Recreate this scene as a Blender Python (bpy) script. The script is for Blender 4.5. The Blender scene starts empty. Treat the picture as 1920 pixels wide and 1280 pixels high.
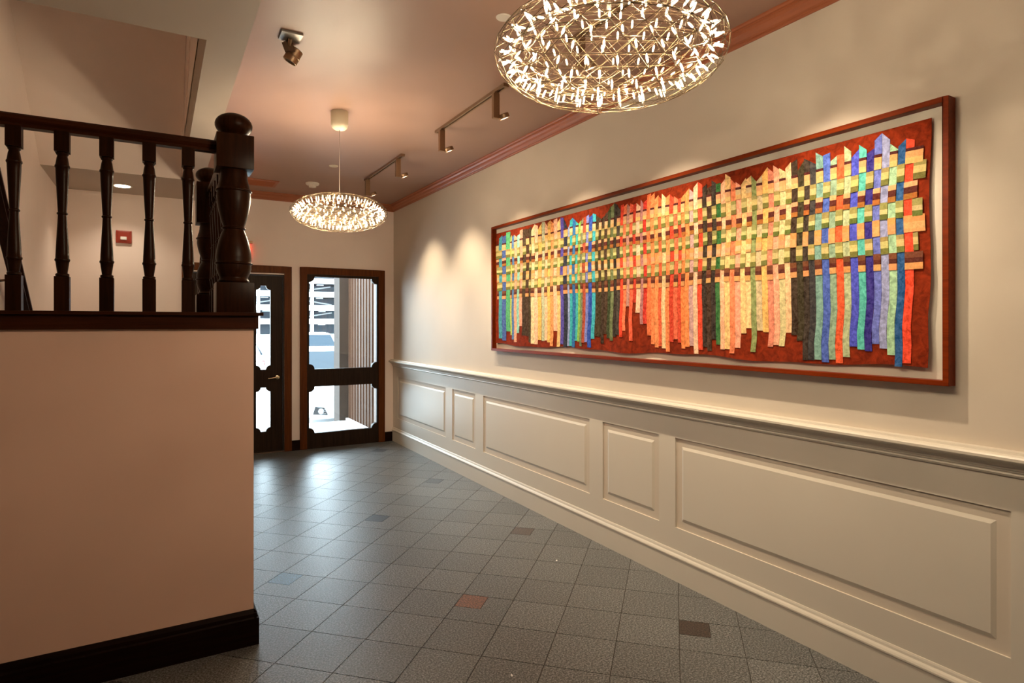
import bpy, bmesh, math, random
from mathutils import Vector, Matrix
random.seed(7)
SC = bpy.context.scene
COL = SC.collection
PI = math.pi

# ------------------------------------------------------------------ helpers
class MB:
    """collects faces, then links them as ONE mesh object"""
    def __init__(self):
        self.v = []; self.f = []; self.m = []; self.c = []; self.sm = []
    def add(self, verts, faces, mat=0, col=None, smooth=False):
        n = len(self.v)
        self.v += [tuple(p) for p in verts]
        for f in faces:
            self.f.append([n + i for i in f]); self.m.append(mat); self.c.append(col); self.sm.append(smooth)
        return self
    def box(self, x0, x1, y0, y1, z0, z1, mat=0, col=None):
        return self.add([(x0,y0,z0),(x1,y0,z0),(x1,y1,z0),(x0,y1,z0),(x0,y0,z1),(x1,y0,z1),(x1,y1,z1),(x0,y1,z1)],
            [(0,3,2,1),(4,5,6,7),(0,1,5,4),(1,2,6,5),(2,3,7,6),(3,0,4,7)], mat, col)
    def obox(self, c, ux, uy, uz, mat=0, col=None):
        """oriented box: centre and three half vectors"""
        c, ux, uy, uz = Vector(c), Vector(ux), Vector(uy), Vector(uz)
        P = [c-ux-uy-uz, c+ux-uy-uz, c+ux+uy-uz, c-ux+uy-uz, c-ux-uy+uz, c+ux-uy+uz, c+ux+uy+uz, c-ux+uy+uz]
        return self.add(P, [(0,3,2,1),(4,5,6,7),(0,1,5,4),(1,2,6,5),(2,3,7,6),(3,0,4,7)], mat, col)
    def prism(self, poly, axis, a0, a1, mat=0, smooth=False):
        """poly = list of 2D points; axis 'x': (y,z), 'y': (x,z), 'z': (x,y)"""
        def P(p, a):
            return (a,p[0],p[1]) if axis == 'x' else (p[0],a,p[1]) if axis == 'y' else (p[0],p[1],a)
        n = len(poly)
        V = [P(p,a0) for p in poly] + [P(p,a1) for p in poly]
        F = [tuple(range(n))[::-1], tuple(range(n,2*n))] + [(i,(i+1)%n,n+(i+1)%n,n+i) for i in range(n)]
        return self.add(V, F, mat, None, smooth)
    def lathe(self, prof, c, seg=20, mat=0, axis=(0,0,1)):
        """prof = [(r, h)] from bottom to top about axis through c"""
        az = Vector(axis).normalized()
        ax = az.orthogonal().normalized(); ay = az.cross(ax)
        c = Vector(c); n = len(prof); V = []; F = []
        for r, h in prof:
            for k in range(seg):
                t = 2*PI*k/seg
                V.append(c + az*h + (ax*math.cos(t) + ay*math.sin(t))*r)
        for i in range(n-1):
            for k in range(seg):
                F.append((i*seg+k, i*seg+(k+1)%seg, (i+1)*seg+(k+1)%seg, (i+1)*seg+k))
        F.append(tuple(range(seg))[::-1]); F.append(tuple((n-1)*seg+k for k in range(seg)))
        return self.add(V, F, mat, None, True)
    def tube(self, pts, r, seg=8, mat=0):
        P = [Vector(p) for p in pts]; V = []; F = []
        for i, p in enumerate(P):
            d = (P[min(i+1,len(P)-1)] - P[max(i-1,0)]).normalized()
            if i == 0: u = d.orthogonal().normalized()
            else:
                u = (u - d*u.dot(d))
                u = u.normalized() if u.length > 1e-6 else d.orthogonal().normalized()
            w = d.cross(u)
            for k in range(seg):
                t = 2*PI*k/seg
                V.append(p + (u*math.cos(t) + w*math.sin(t))*r)
        for i in range(len(P)-1):
            for k in range(seg):
                F.append((i*seg+k, i*seg+(k+1)%seg, (i+1)*seg+(k+1)%seg, (i+1)*seg+k))
        F.append(tuple(range(seg))[::-1]); F.append(tuple((len(P)-1)*seg+k for k in range(seg)))
        return self.add(V, F, mat, None, True)
    def build(self, name, mats, parent=None, bevel=0.0, label=None, sharp=35):
        if not isinstance(mats, (list, tuple)): mats = [mats]
        o0 = Vector((0,0,0))
        if parent is not None:
            r = parent
            while r is not None: o0 = o0 + r.location; r = r.parent
        me = bpy.data.meshes.new(name)
        me.from_pydata([tuple(Vector(p) - o0) for p in self.v], [], self.f)
        for m in mats: me.materials.append(m)
        for i, p in enumerate(me.polygons):
            p.material_index = self.m[i]; p.use_smooth = self.sm[i]
        if any(c is not None for c in self.c):
            at = me.color_attributes.new('Col', 'FLOAT_COLOR', 'CORNER')
            for i, p in enumerate(me.polygons):
                c = self.c[i] or (0.5,0.5,0.5)
                for li in p.loop_indices: at.data[li].color = (c[0],c[1],c[2],1)
        if bevel > 0:
            bm = bmesh.new(); bm.from_mesh(me)
            bmesh.ops.remove_doubles(bm, verts=bm.verts, dist=1e-6)
            ed = [e for e in bm.edges if len(e.link_faces) == 2 and e.calc_face_angle(0) > 0.6]
            bmesh.ops.bevel(bm, geom=ed, offset=bevel, segments=2, profile=0.6, affect='EDGES', clamp_overlap=True)
            bm.to_mesh(me); bm.free()
        if any(self.sm):
            me.set_sharp_from_angle(angle=math.radians(sharp))
        me.update()
        o = bpy.data.objects.new(name, me); COL.objects.link(o)
        if parent is not None: o.parent = parent
        if label: o['label'] = label
        return o

def tag(o, label=None, cat=None, group=None, kind=None):
    if label: o['label'] = label
    if cat: o['category'] = cat
    if group: o['group'] = group
    if kind: o['kind'] = kind
    return o
def thing(name, label, cat, loc, group=None, kind=None):
    e = bpy.data.objects.new(name, None); e.empty_display_size = 0.1
    COL.objects.link(e); e.location = loc
    return tag(e, label, cat, group, kind)
def struct(name, mb, mats, bevel=0.0, parent=None, label=None):
    o = mb.build(name, mats, parent, bevel)
    if parent is None: tag(o, label, None, None, 'structure')
    return o
def copy_tree(o, parent=None, mat_map=None):
    c = o.copy(); COL.objects.link(c); c.parent = parent
    for ch in list(o.children): copy_tree(ch, c)
    return c

# plate with holes lying in the plane Y=y0 (points are x,z), given a thickness
def plate(outer, holes, y0, y1, name, mat, parent=None, bevel=0.0):
    bm = bmesh.new()
    for loop in [outer] + holes:
        vs = [bm.verts.new((p[0], y0, p[1])) for p in loop]
        for i in range(len(vs)): bm.edges.new((vs[i], vs[(i+1) % len(vs)]))
    bmesh.ops.triangle_fill(bm, use_beauty=True, use_dissolve=True, edges=list(bm.edges), normal=(0,-1,0))
    fs = list(bm.faces)
    r = bmesh.ops.extrude_face_region(bm, geom=fs)
    for g in r['geom']:
        if isinstance(g, bmesh.types.BMVert): g.co.y = y1
    bmesh.ops.recalc_face_normals(bm, faces=list(bm.faces))
    if bevel > 0:
        ed = [e for e in bm.edges if len(e.link_faces) == 2 and e.calc_face_angle(0) > 0.9]
        bmesh.ops.bevel(bm, geom=ed, offset=bevel, segments=1, affect='EDGES', clamp_overlap=True)
    o0 = Vector((0,0,0)); r = parent
    while r is not None: o0 = o0 + r.location; r = r.parent
    bmesh.ops.translate(bm, verts=list(bm.verts), vec=-o0)
    me = bpy.data.meshes.new(name); bm.to_mesh(me); bm.free()
    me.materials.append(mat)
    o = bpy.data.objects.new(name, me); COL.objects.link(o); o.parent = parent
    return o

# ------------------------------------------------------------------ materials
def new_mat(name):
    m = bpy.data.materials.new(name); m.use_nodes = True
    nt = m.node_tree; b = nt.nodes['Principled BSDF']
    return m, nt, b
def simple(name, col, rough=0.6, metal=0.0, spec=0.5, emit=None, estr=0.0, coat=0.0):
    m, nt, b = new_mat(name)
    b.inputs['Base Color'].default_value = (*col, 1)
    b.inputs['Roughness'].default_value = rough
    b.inputs['Metallic'].default_value = metal
    b.inputs['Specular IOR Level'].default_value = spec
    b.inputs['Coat Weight'].default_value = coat
    if emit:
        b.inputs['Emission Color'].default_value = (*emit, 1)
        b.inputs['Emission Strength'].default_value = estr
    return m
def noise(nt, scale, detail=4, rough=0.55, vec=None, dist=0.0):
    n = nt.nodes.new('ShaderNodeTexNoise'); n.inputs['Scale'].default_value = scale
    n.inputs['Detail'].default_value = detail; n.inputs['Roughness'].default_value = rough
    n.inputs['Distortion'].default_value = dist
    if vec is not None: nt.links.new(vec, n.inputs['Vector'])
    return n
def ramp(nt, src, stops):
    r = nt.nodes.new('ShaderNodeValToRGB'); e = r.color_ramp.elements
    e[0].position, e[0].color = stops[0][0], (*stops[0][1], 1)
    e[1].position, e[1].color = stops[-1][0], (*stops[-1][1], 1)
    for p, c in stops[1:-1]:
        k = e.new(p); k.color = (*c, 1)
    nt.links.new(src, r.inputs['Fac']); return r
def bump(nt, b, src, strength, dist):
    n = nt.nodes.new('ShaderNodeBump'); n.inputs['Strength'].default_value = strength
    n.inputs['Distance'].default_value = dist
    nt.links.new(src, n.inputs['Height']); nt.links.new(n.outputs['Normal'], b.inputs['Normal'])
def geo_pos(nt):
    return nt.nodes.new('ShaderNodeNewGeometry').outputs['Position']
def paint(name, col, rough=0.55, spec=0.35, var=0.03, orange=0.0):
    m, nt, b = new_mat(name)
    p = geo_pos(nt)
    n = noise(nt, 1.3, 3, 0.6, p)
    lo = tuple(c*(1-var) for c in col); hi = tuple(min(1, c*(1+var)) for c in col)
    r = ramp(nt, n.outputs['Fac'], [(0.3, lo), (0.7, hi)])
    nt.links.new(r.outputs['Color'], b.inputs['Base Color'])
    b.inputs['Roughness'].default_value = rough; b.inputs['Specular IOR Level'].default_value = spec
    if orange:
        n2 = noise(nt, 160, 2, 0.5, p); bump(nt, b, n2.outputs['Fac'], orange, 0.002)
    return m
def wood(name, dark, light, rough=0.32, axis='z', coat=0.25, spec=0.09):
    m, nt, b = new_mat(name)
    tc = nt.nodes.new('ShaderNodeTexCoord'); mp = nt.nodes.new('ShaderNodeMapping')
    s = {'x': (3,60,60), 'y': (60,3,60), 'z': (60,60,3)}[axis]
    mp.inputs['Scale'].default_value = s
    nt.links.new(tc.outputs['Object'], mp.inputs['Vector'])
    n = noise(nt, 1.0, 5, 0.6, mp.outputs['Vector'], 0.4)
    r = ramp(nt, n.outputs['Fac'], [(0.3, dark), (0.75, light)])
    nt.links.new(r.outputs['Color'], b.inputs['Base Color'])
    b.inputs['Roughness'].default_value = rough; b.inputs['Specular IOR Level'].default_value = spec
    b.inputs['Coat Weight'].default_value = coat; b.inputs['Coat Roughness'].default_value = 0.25
    return m
def fabric(name, scale, contrast, cream=0.06, rough=0.9):
    """dyed cotton: the cloth's own colour attribute, mottled as batik"""
    m, nt, b = new_mat(name)
    at = nt.nodes.new('ShaderNodeAttribute'); at.attribute_name = 'Col'
    p = geo_pos(nt)
    n = noise(nt, scale, 5, 0.65, p, 0.6)
    r = ramp(nt, n.outputs['Fac'], [(0.36, (0,0,0)), (0.66, (1,1,1))])
    hs = nt.nodes.new('ShaderNodeMix'); hs.data_type = 'RGBA'; hs.blend_type = 'MULTIPLY'
    hs.inputs['Factor'].default_value = 1.0
    nt.links.new(at.outputs['Color'], hs.inputs[6]); hs.inputs[7].default_value = (1-contrast*0.42,)*3 + (1,)
    l1 = nt.nodes.new('ShaderNodeMix'); l1.data_type = 'RGBA'; l1.blend_type = 'MULTIPLY'; l1.inputs['Factor'].default_value = 1.0
    nt.links.new(at.outputs['Color'], l1.inputs[6]); l1.inputs[7].default_value = (1+contrast*0.42,)*3 + (1,)
    li = nt.nodes.new('ShaderNodeMix'); li.data_type = 'RGBA'; li.blend_type = 'MIX'
    li.inputs['Factor'].default_value = contrast*cream
    nt.links.new(l1.outputs[2], li.inputs[6]); li.inputs[7].default_value = (0.95,0.86,0.72,1)
    mx = nt.nodes.new('ShaderNodeMix'); mx.data_type = 'RGBA'
    nt.links.new(r.outputs['Color'], mx.inputs['Factor'])
    nt.links.new(hs.outputs[2], mx.inputs[6]); nt.links.new(li.outputs[2], mx.inputs[7])
    nt.links.new(mx.outputs[2], b.inputs['Base Color'])
    b.inputs['Roughness'].default_value = rough; b.inputs['Specular IOR Level'].default_value = 0.15
    n2 = noise(nt, 18, 3, 0.5, p); bump(nt, b, n2.outputs['Fac'], 0.35, 0.01)
    return m
def pane(name, tint=(0.96,0.98,0.97), refl=1.0):
    m = bpy.data.materials.new(name); m.use_nodes = True; nt = m.node_tree
    nt.nodes.remove(nt.nodes['Principled BSDF'])
    out = nt.nodes['Material Output']
    t = nt.nodes.new('ShaderNodeBsdfTransparent'); t.inputs['Color'].default_value = (*tint, 1)
    g = nt.nodes.new('ShaderNodeBsdfGlossy'); g.inputs['Roughness'].default_value = 0.0
    fr = nt.nodes.new('ShaderNodeFresnel'); fr.inputs['IOR'].default_value = 1.5
    mx = nt.nodes.new('ShaderNodeMixShader')
    nt.links.new(fr.outputs['Fac'], mx.inputs['Fac'])
    nt.links.new(t.outputs[0], mx.inputs[1]); nt.links.new(g.outputs[0], mx.inputs[2])
    nt.links.new(mx.outputs[0], out.inputs['Surface'])
    return m

M = {}
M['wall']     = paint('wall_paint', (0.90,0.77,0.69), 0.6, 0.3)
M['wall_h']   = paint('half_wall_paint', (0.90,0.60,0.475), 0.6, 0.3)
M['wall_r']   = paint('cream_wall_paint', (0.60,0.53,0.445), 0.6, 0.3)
M['panel']    = paint('ivory_trim_paint', (0.63,0.58,0.50), 0.38, 0.45, 0.015)
M['ceil']     = paint('copper_ceiling_paint', (0.36,0.22,0.165), 0.45, 0.55, 0.02, 0.04)
M['crown']    = paint('copper_crown_paint', (0.35,0.105,0.042), 0.42, 0.5, 0.02)
M['soffit']   = paint('soffit_paint', (0.46,0.385,0.315), 0.6, 0.3)
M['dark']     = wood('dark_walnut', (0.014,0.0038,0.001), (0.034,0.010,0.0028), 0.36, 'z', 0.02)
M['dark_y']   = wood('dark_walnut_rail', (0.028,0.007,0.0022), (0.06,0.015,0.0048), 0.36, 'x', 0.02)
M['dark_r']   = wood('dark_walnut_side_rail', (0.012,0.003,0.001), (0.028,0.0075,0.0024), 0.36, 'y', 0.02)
M['door']     = wood('dark_door_wood', (0.017,0.009,0.0055), (0.034,0.0185,0.0108), 0.42, 'z', 0.0, 0.10)
M['casing']   = wood('brown_casing_wood', (0.075,0.021,0.005), (0.135,0.040,0.009), 0.4, 'z', 0.0)
M['black']    = wood('black_base_wood', (0.005,0.0017,0.001), (0.016,0.005,0.0022), 0.45, 'x', 0.0, 0.08)
M['mahog']    = wood('mahogany_frame', (0.13,0.016,0.0016), (0.22,0.029,0.003), 0.4, 'y', 0.05)
M['mat']      = simple('cream_linen_mat', (0.68,0.625,0.535), 0.9, 0, 0.1)
M['fab']      = fabric('batik_cotton', 48, 0.8)
M['ground']   = fabric('rust_batik_cotton', 26, 0.9, 0.004)
M['band']     = fabric('striped_cotton', 70, 0.35)
M['wire']     = simple('gilded_wire', (0.13,0.09,0.05), 0.38, 1.0)
M['bulb']     = simple('lit_bulb', (1,0.9,0.7), 0.4, 0, 0.5, (1.0,0.90,0.70), 1.8)
M['bulb'].cycles.emission_sampling = 'NONE'
M['canopy']   = simple('cream_canopy', (0.72,0.64,0.48), 0.45)
M['cord']     = simple('grey_cord', (0.35,0.27,0.22), 0.5)
M['nickel']   = simple('brushed_bronze_metal', (0.30,0.19,0.115), 0.38, 0.8)
M['nickel2']  = simple('dark_bronze_metal', (0.12,0.075,0.05), 0.4, 0.6)
M['lens']     = simple('lit_lens', (1,0.95,0.85), 0.3, 0, 0.5, (1.0,0.82,0.58), 9)
M['plate']    = simple('steel_plate', (0.30,0.28,0.25), 0.35, 0.7)
M['white']    = simple('white_plastic', (0.78,0.72,0.64), 0.45)
M['slot']     = simple('dark_slot', (0.03,0.02,0.015), 0.8)
M['red']      = simple('red_alarm_plastic', (0.30,0.030,0.012), 0.4)
M['flash']    = simple('strobe_lens', (0.8,0.78,0.72), 0.15)
M['exit']     = simple('lit_red_letters', (0.8,0.02,0.01), 0.4, 0, 0.5, (1.0,0.05,0.02), 7)
M['acrylic']  = pane('clear_acrylic', (0.93,0.95,0.95))
M['glass']    = pane('door_glass')
M['brass']    = simple('brass_lever', (0.72,0.60,0.40), 0.25, 1.0)
M['fleck']    = simple('matte_white_fleck', (0.85,0.85,0.85), 0.8)
M['conc']     = simple('pale_concrete', (0.62,0.60,0.57), 0.85)
M['street']   = simple('bright_pavement', (0.55,0.55,0.55), 0.9)
M['garage']   = simple('white_concrete', (0.80,0.80,0.80), 0.85)
M['garage_d'] = simple('garage_inside', (0.16,0.18,0.21), 0.9)
M['rib']      = paint('copper_brown_siding', (0.075,0.038,0.024), 0.35, 0.08, 0.12)
M['pier']     = simple('grey_brown_pier', (0.036,0.024,0.018), 0.8, 0, 0.2)
M['carw']     = simple('white_car_paint', (0.80,0.81,0.82), 0.25, 0, 0.5, None, 0, 0.8)
M['carg']     = simple('tinted_car_glass', (0.02,0.03,0.04), 0.3, 0, 0.06)
M['carb']     = simple('black_car_trim', (0.015,0.015,0.017), 0.5)
M['tyre']     = simple('tyre_rubber', (0.02,0.02,0.02), 0.8)
M['rim']      = simple('alloy_rim', (0.6,0.6,0.62), 0.3, 1.0)
M['tail']     = simple('red_tail_lens', (0.5,0.02,0.02), 0.25)
M['lampg']    = simple('clear_lamp_lens', (0.75,0.78,0.8), 0.1)
# granite floor tile: own colour attribute times speckle, flamed surface
def granite():
    m, nt, b = new_mat('flamed_granite')
    at = nt.nodes.new('ShaderNodeAttribute'); at.attribute_name = 'Col'
    p = geo_pos(nt)
    n = noise(nt, 120, 3, 0.7, p); n2 = noise(nt, 80, 4, 0.7, p)
    r = ramp(nt, n.outputs['Fac'], [(0.38, (0.2,0.2,0.2)), (0.5, (0.95,0.95,0.95)), (0.62, (2.5,2.5,2.5))])
    mx = nt.nodes.new('ShaderNodeMix'); mx.data_type = 'RGBA'; mx.blend_type = 'MULTIPLY'
    mx.inputs['Factor'].default_value = 1.0
    nt.links.new(at.outputs['Color'], mx.inputs[6]); nt.links.new(r.outputs['Color'], mx.inputs[7])
    nt.links.new(mx.outputs[2], b.inputs['Base Color'])
    b.inputs['Roughness'].default_value = 0.36; b.inputs['Specular IOR Level'].default_value = 0.55
    bump(nt, b, n2.outputs['Fac'], 0.4, 0.0025)
    return m
M['granite'] = granite()
M['grout']   = simple('dark_grout', (0.05,0.042,0.036), 0.9)

# ------------------------------------------------------------------ the room
XR, YE = 2.712, 7.807          # right wall wainscot face, end wall face
ZC, ZS = 3.13, 2.96            # lobby ceiling, stair soffit
YH, XH = 3.19, 0.404           # stair half wall: front face, right face

# floor: square granite tiles laid at 45 degrees, small coloured insets on every fourth joint
def clip(poly, x0, x1, y0, y1):
    def cut(P, f):
        R = []
        for i in range(len(P)):
            a, b = P[i], P[(i+1) % len(P)]; fa, fb = f(a), f(b)
            if fa >= 0: R.append(a)
            if (fa >= 0) != (fb >= 0):
                t = fa/(fa-fb); R.append((a[0]+(b[0]-a[0])*t, a[1]+(b[1]-a[1])*t))
        return R
    for f in (lambda p: p[0]-x0, lambda p: x1-p[0], lambda p: p[1]-y0, lambda p: y1-p[1]):
        poly = cut(poly, f)
        if len(poly) < 3: return []
    return poly
R2 = math.sqrt(2)
FX0, FX1, FY0, FY1 = -3.2, 2.80, -3.6, 7.90
TP, A0, B0 = 0.2987, 3.3105, -1.163
INSET_COL = {(0,0): (0.20,0.075,0.035), (0,-1): (0.05,0.10,0.17), (1,-1): (0.03,0.034,0.045), (1,0): (0.085,0.062,0.05),
             (-1,0): (0.05,0.03,0.025), (0,1): (0.045,0.028,0.022), (2,0): (0.13,0.07,0.055), (2,-1): (0.055,0.055,0.065), (1,1): (0.05,0.05,0.05)}
fl = MB()
fl.add([(FX0,FY0,-0.02),(FX1,FY0,-0.02),(FX1,FY1,-0.02),(FX0,FY1,-0.02),(FX0,FY0,-0.003),(FX1,FY0,-0.003),(FX1,FY1,-0.003),(FX0,FY1,-0.003)],
       [(0,3,2,1),(4,5,6,7),(0,1,5,4),(1,2,6,5),(2,3,7,6),(3,0,4,7)], 1, (0.05,0.042,0.036))
J = 0.0019
rt = random.Random(3)
def floor_poly(ab, col):
    P = clip([((a+b)/R2, (a-b)/R2) for a, b in ab], FX0, FX1, FY0, FY1)
    if not P: return
    s = sum(P[i][0]*P[(i+1)%len(P)][1]-P[(i+1)%len(P)][0]*P[i][1] for i in range(len(P)))
    if s < 0: P = P[::-1]
    n = len(P)
    fl.add([(x,y,0.0) for x,y in P] + [(x,y,-0.004) for x,y in P],
           [tuple(range(n))] + [(i, n+i, n+(i+1)%n, (i+1)%n) for i in range(n)], 0, col)
for i in range(-32, 34):
    for j in range(-34, 34):
        a1 = A0 + i*TP; b0 = B0 + j*TP          # tile spans a1-TP..a1, b0..b0+TP
        v = 0.104*(1 + rt.uniform(-0.13, 0.13)); col = (v*0.97, v*0.99, v*0.98)
        al, ah, bl, bh = a1-TP+J, a1-J, b0+J, b0+TP-J
        if i % 4 == 0 and j % 4 == 0:
            s = 0.150
            floor_poly([(al,bl),(ah-s,bl),(ah-s,bl+s),(ah,bl+s),(ah,bh),(al,bh)], col)
            ic = INSET_COL.get((i//4, j//4), (0.05,0.045,0.045))
            ic = tuple(q*0.72 for q in ic)
            floor_poly([(ah-s+J*1.5,bl),(ah,bl),(ah,bl+s-J*1.5),(ah-s+J*1.5,bl+s-J*1.5)], ic)
        else:
            floor_poly([(al,bl),(ah,bl),(ah,bh),(al,bh)], col)
struct('floor', fl, [M['granite'], M['grout']])

# right wall: plaster above, panelled wainscot below
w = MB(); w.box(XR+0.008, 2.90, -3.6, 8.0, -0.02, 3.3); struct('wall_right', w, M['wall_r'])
PAN = [(6.087,7.62),(5.379,5.921),(3.537,5.208),(2.829,3.387),(1.011,2.691),(0.30,0.86),(-1.53,0.15),(-2.25,-1.68),(-3.45,-2.40)]
PAN = sorted(PAN); PZ0, PZ1 = 0.320, 0.862
wn = MB()
XB = XR + 0.0075
ys = [-3.55] + [v for p in PAN for v in p] + [YE]
def quad(mb, a, b, c, d): mb.add([a,b,c,d], [(0,1,2,3)])
def fq(y0,y1,z0,z1,x=XR): quad(wn, (x,y0,z0),(x,y1,z0),(x,y1,z1),(x,y0,z1))
fq(-3.55,YE,0.13,PZ0); fq(-3.55,YE,PZ1,1.05)
for k in range(0, len(ys), 2): fq(ys[k], ys[k+1], PZ0, PZ1)
D, BV = 0.022, 0.064
for y0, y1 in PAN:
    xo, xi = XR + D, XR + 0.002
    o = [(y0,PZ0),(y1,PZ0),(y1,PZ1),(y0,PZ1)]
    g = 0.009
    q = [(y0+g,PZ0+g),(y1-g,PZ0+g),(y1-g,PZ1-g),(y0+g,PZ1-g)]
    i_ = [(y0+BV,PZ0+BV),(y1-BV,PZ0+BV),(y1-BV,PZ1-BV),(y0+BV,PZ1-BV)]
    for k in range(4):
        a, b = o[k], o[(k+1)%4]; c, d = q[k], q[(k+1)%4]; e, f = i_[k], i_[(k+1)%4]
        quad(wn, (XR,)+a, (XR,)+b, (xo,)+b, (xo,)+a)
        quad(wn, (xo,)+a, (xo,)+b, (xo,)+d, (xo,)+c)
        quad(wn, (xo,)+c, (xo,)+d, (xi,)+f, (xi,)+e)
    quad(wn, *[(xi,)+p for p in i_])
wn.box(XR+0.03, XR+0.035, -3.5, YE, 0.02, 1.05)
struct('trim_1', wn, M['panel'], label='ivory raised-panel wainscot along the right wall')
def prof_y(name, pts, y0, y1, mat, label=None):
    m_ = MB(); m_.prism(pts, 'y', y0, y1); return struct(name, m_, mat, 0.0, None, label)
X = XR
chair = [(X+0.02,0.990),(X-0.006,0.990),(X-0.010,0.998),(X-0.008,1.004),(X-0.012,1.010),(X-0.012,1.014),(X-0.016,1.017),(X-0.018,1.026),
         (X-0.026,1.038),(X-0.036,1.046),(X-0.046,1.050),(X-0.050,1.056),(X-0.050,1.066),(X-0.046,1.072),(X-0.038,1.076),(X-0.030,1.077),(X-0.028,1.086),(X+0.02,1.086)]
chair = [(X + (px - X)*1.22 if px < X else px, pz) for px, pz in chair]
prof_y('trim_2', chair, -3.55, YE, M['panel'], 'ivory moulded chair rail above the wainscot')
basep = [(X+0.02,0.0),(X-0.014,0.0),(X-0.014,0.140),(X-0.018,0.143),(X-0.018,0.150),(X-0.014,0.158),(X-0.008,0.166),(X-0.006,0.176),(X-0.003,0.184),(X+0.02,0.184)]
prof_y('baseboard_right', basep, -3.55, YE, M['panel'])
XW = XR + 0.008
crown = [(XW+0.01,3.043),(XW-0.006,3.043),(XW-0.008,3.050),(XW-0.012,3.053),(XW-0.012,3.060),(XW-0.020,3.066),(XW-0.028,3.078),(XW-0.034,3.092),
         (XW-0.046,3.102),(XW-0.050,3.104),(XW-0.050,3.112),(XW-0.058,3.114),(XW-0.064,3.122),(XW-0.064,ZC+0.01),(XW+0.01,ZC+0.01)]
prof_y('trim_3', crown, -3.55, YE, M['crown'], 'copper crown moulding over the right wall')
c2 = MB(); c2.prism([(YE - (XW - p[0]), p[1]) for p in crown], 'x', 0.39, XW)
struct('trim_4', c2, M['crown'], 0, None, 'copper crown moulding over the end wall')

# end wall with door and window openings (plate in the X-Z plane)
DX0, DX1, DZ1 = 0.322, 1.335, 2.150
WX0, WX1, WZ0, WZ1 = 1.600, 2.512, 0.03, 2.165
ew = plate([(-1.05,-0.02),(DX0,-0.02),(DX0,DZ1),(DX1,DZ1),(DX1,-0.02),(2.85,-0.02),(2.85,3.3),(-1.05,3.3)],
           [[(WX0,WZ0),(WX1,WZ0),(WX1,WZ1),(WX0,WZ1)]], YE, YE+0.15, 'wall_end', M['wall'])
tag(ew, kind='structure')
b = MB(); b.box(1.42, 1.52, YE-0.016, YE, 0.0, 0.125); b.box(2.595, XR-0.012, YE-0.016, YE, 0.0, 0.125); b.box(-0.9, 0.237, YE-0.016, YE, 0.0, 0.125)
struct('baseboard_end', b, M['black'], 0.003)
def casing(mb, x0, x1, z1, w, y0=YE-0.022, y1=YE+0.004, z0=0.0):
    mb.box(x0, x0+w, y0, y1, z0, z1); mb.box(x1-w, x1, y0, y1, z0, z1); mb.box(x0+w, x1-w, y0, y1, z1-w, z1)
    return mb
def scallop(x0, x1, z0, z1, r, n=7):
    """rectangle whose corners are bitten by a stepped quarter round"""
    P = []; s = r*0.16
    for cx, cz, sx, sz in ((x0,z0,1,1),(x1,z0,-1,1),(x1,z1,-1,-1),(x0,z1,1,-1)):
        arc = [(cx+sx*r*math.cos(PI/2*k/n), cz+sz*r*math.sin(PI/2*k/n)) for k in range(n+1)]
        arc = [(cx+sx*(r+s), cz)] + arc + [(cx, cz+sz*(r+s))]
        if sx*sz > 0: arc = arc[::-1]
        P += arc
    return P
# door
dr = thing('door_1', 'dark wood door with narrow scalloped glass lites, brass lever, beyond the newel post', None, (0.83, YE, 0.0), kind='structure')
m_ = casing(MB(), 0.237, 1.420, 2.250, 0.085); m_.build('door_casing', M['casing'], dr, 0.004)
m_ = MB(); m_.box(DX0, DX0+0.012, YE+0.004, YE+0.14, 0, DZ1); m_.box(DX1-0.012, DX1, YE+0.004, YE+0.14, 0, DZ1); m_.box(DX0, DX1, YE+0.004, YE+0.14, DZ1-0.012, DZ1)
m_.build('door_jamb', M['door'], dr)
L0, L1 = DX0+0.014, DX1-0.014
lites = [(0.475,0.636),(1.021,1.182)]
hol = []
for a, b_ in lites:
    hol.append(scallop(a, b_, 1.003, 2.012, 0.050)); hol.append(scallop(a, b_, 0.255, 0.786, 0.050))
leaf = plate([(L0,0.012),(L1,0.012),(L1,DZ1-0.014),(L0,DZ1-0.014)], hol, YE+0.030, YE+0.075, 'door_leaf', M['door'], dr)
for a, b_ in lites:
    for z0, z1 in ((1.003,2.012),(0.255,0.786)):
        g = MB(); g.box(a-0.012, b_+0.012, YE+0.050, YE+0.054, z0-0.012, z1+0.012); g.build('door_glass', M['glass'], dr)
h = MB(); h.lathe([(0.024,0),(0.026,0.004),(0.022,0.008),(0.010,0.010),(0.010,0.045)], (1.262,YE+0.030,0.905), 16, 0, (0,-1,0))
h.tube([(1.262,YE-0.016,0.905),(1.235,YE-0.019,0.905),(1.190,YE-0.017,0.900),(1.150,YE-0.014,0.897)], 0.009, 8); h.build('lever_handle', M['brass'], dr)
k = MB(); k.box(DX0, DX1, YE-0.02, YE+0.15, 0.0, 0.012); k.build('threshold', M['nickel2'], dr, 0.004)
# window
wi = thing('window_1', 'tall fixed window in a dark frame, two scalloped glass panes beside the right wall', None, (2.06, YE, 0.0), kind='structure')
m_ = casing(MB(), 1.516, 2.595, 2.255, 0.085, z0=0.0); m_.build('window_casing', M['casing'], wi, 0.004)
plate([(1.600,0.0),(2.511,0.0),(2.511,2.172),(1.600,2.172)],
      [scallop(1.628,2.487,0.988,2.140,0.066), scallop(1.628,2.487,0.192,0.770,0.066)], YE-0.006, YE+0.050, 'window_sash', M['door'], wi)
for z0, z1 in ((0.988,2.140),(0.192,0.770)):
    g = MB(); g.box(1.616, 2.499, YE+0.022, YE+0.028, z0-0.012, z1+0.012); g.build('window_glass', M['glass'], wi)

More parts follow.
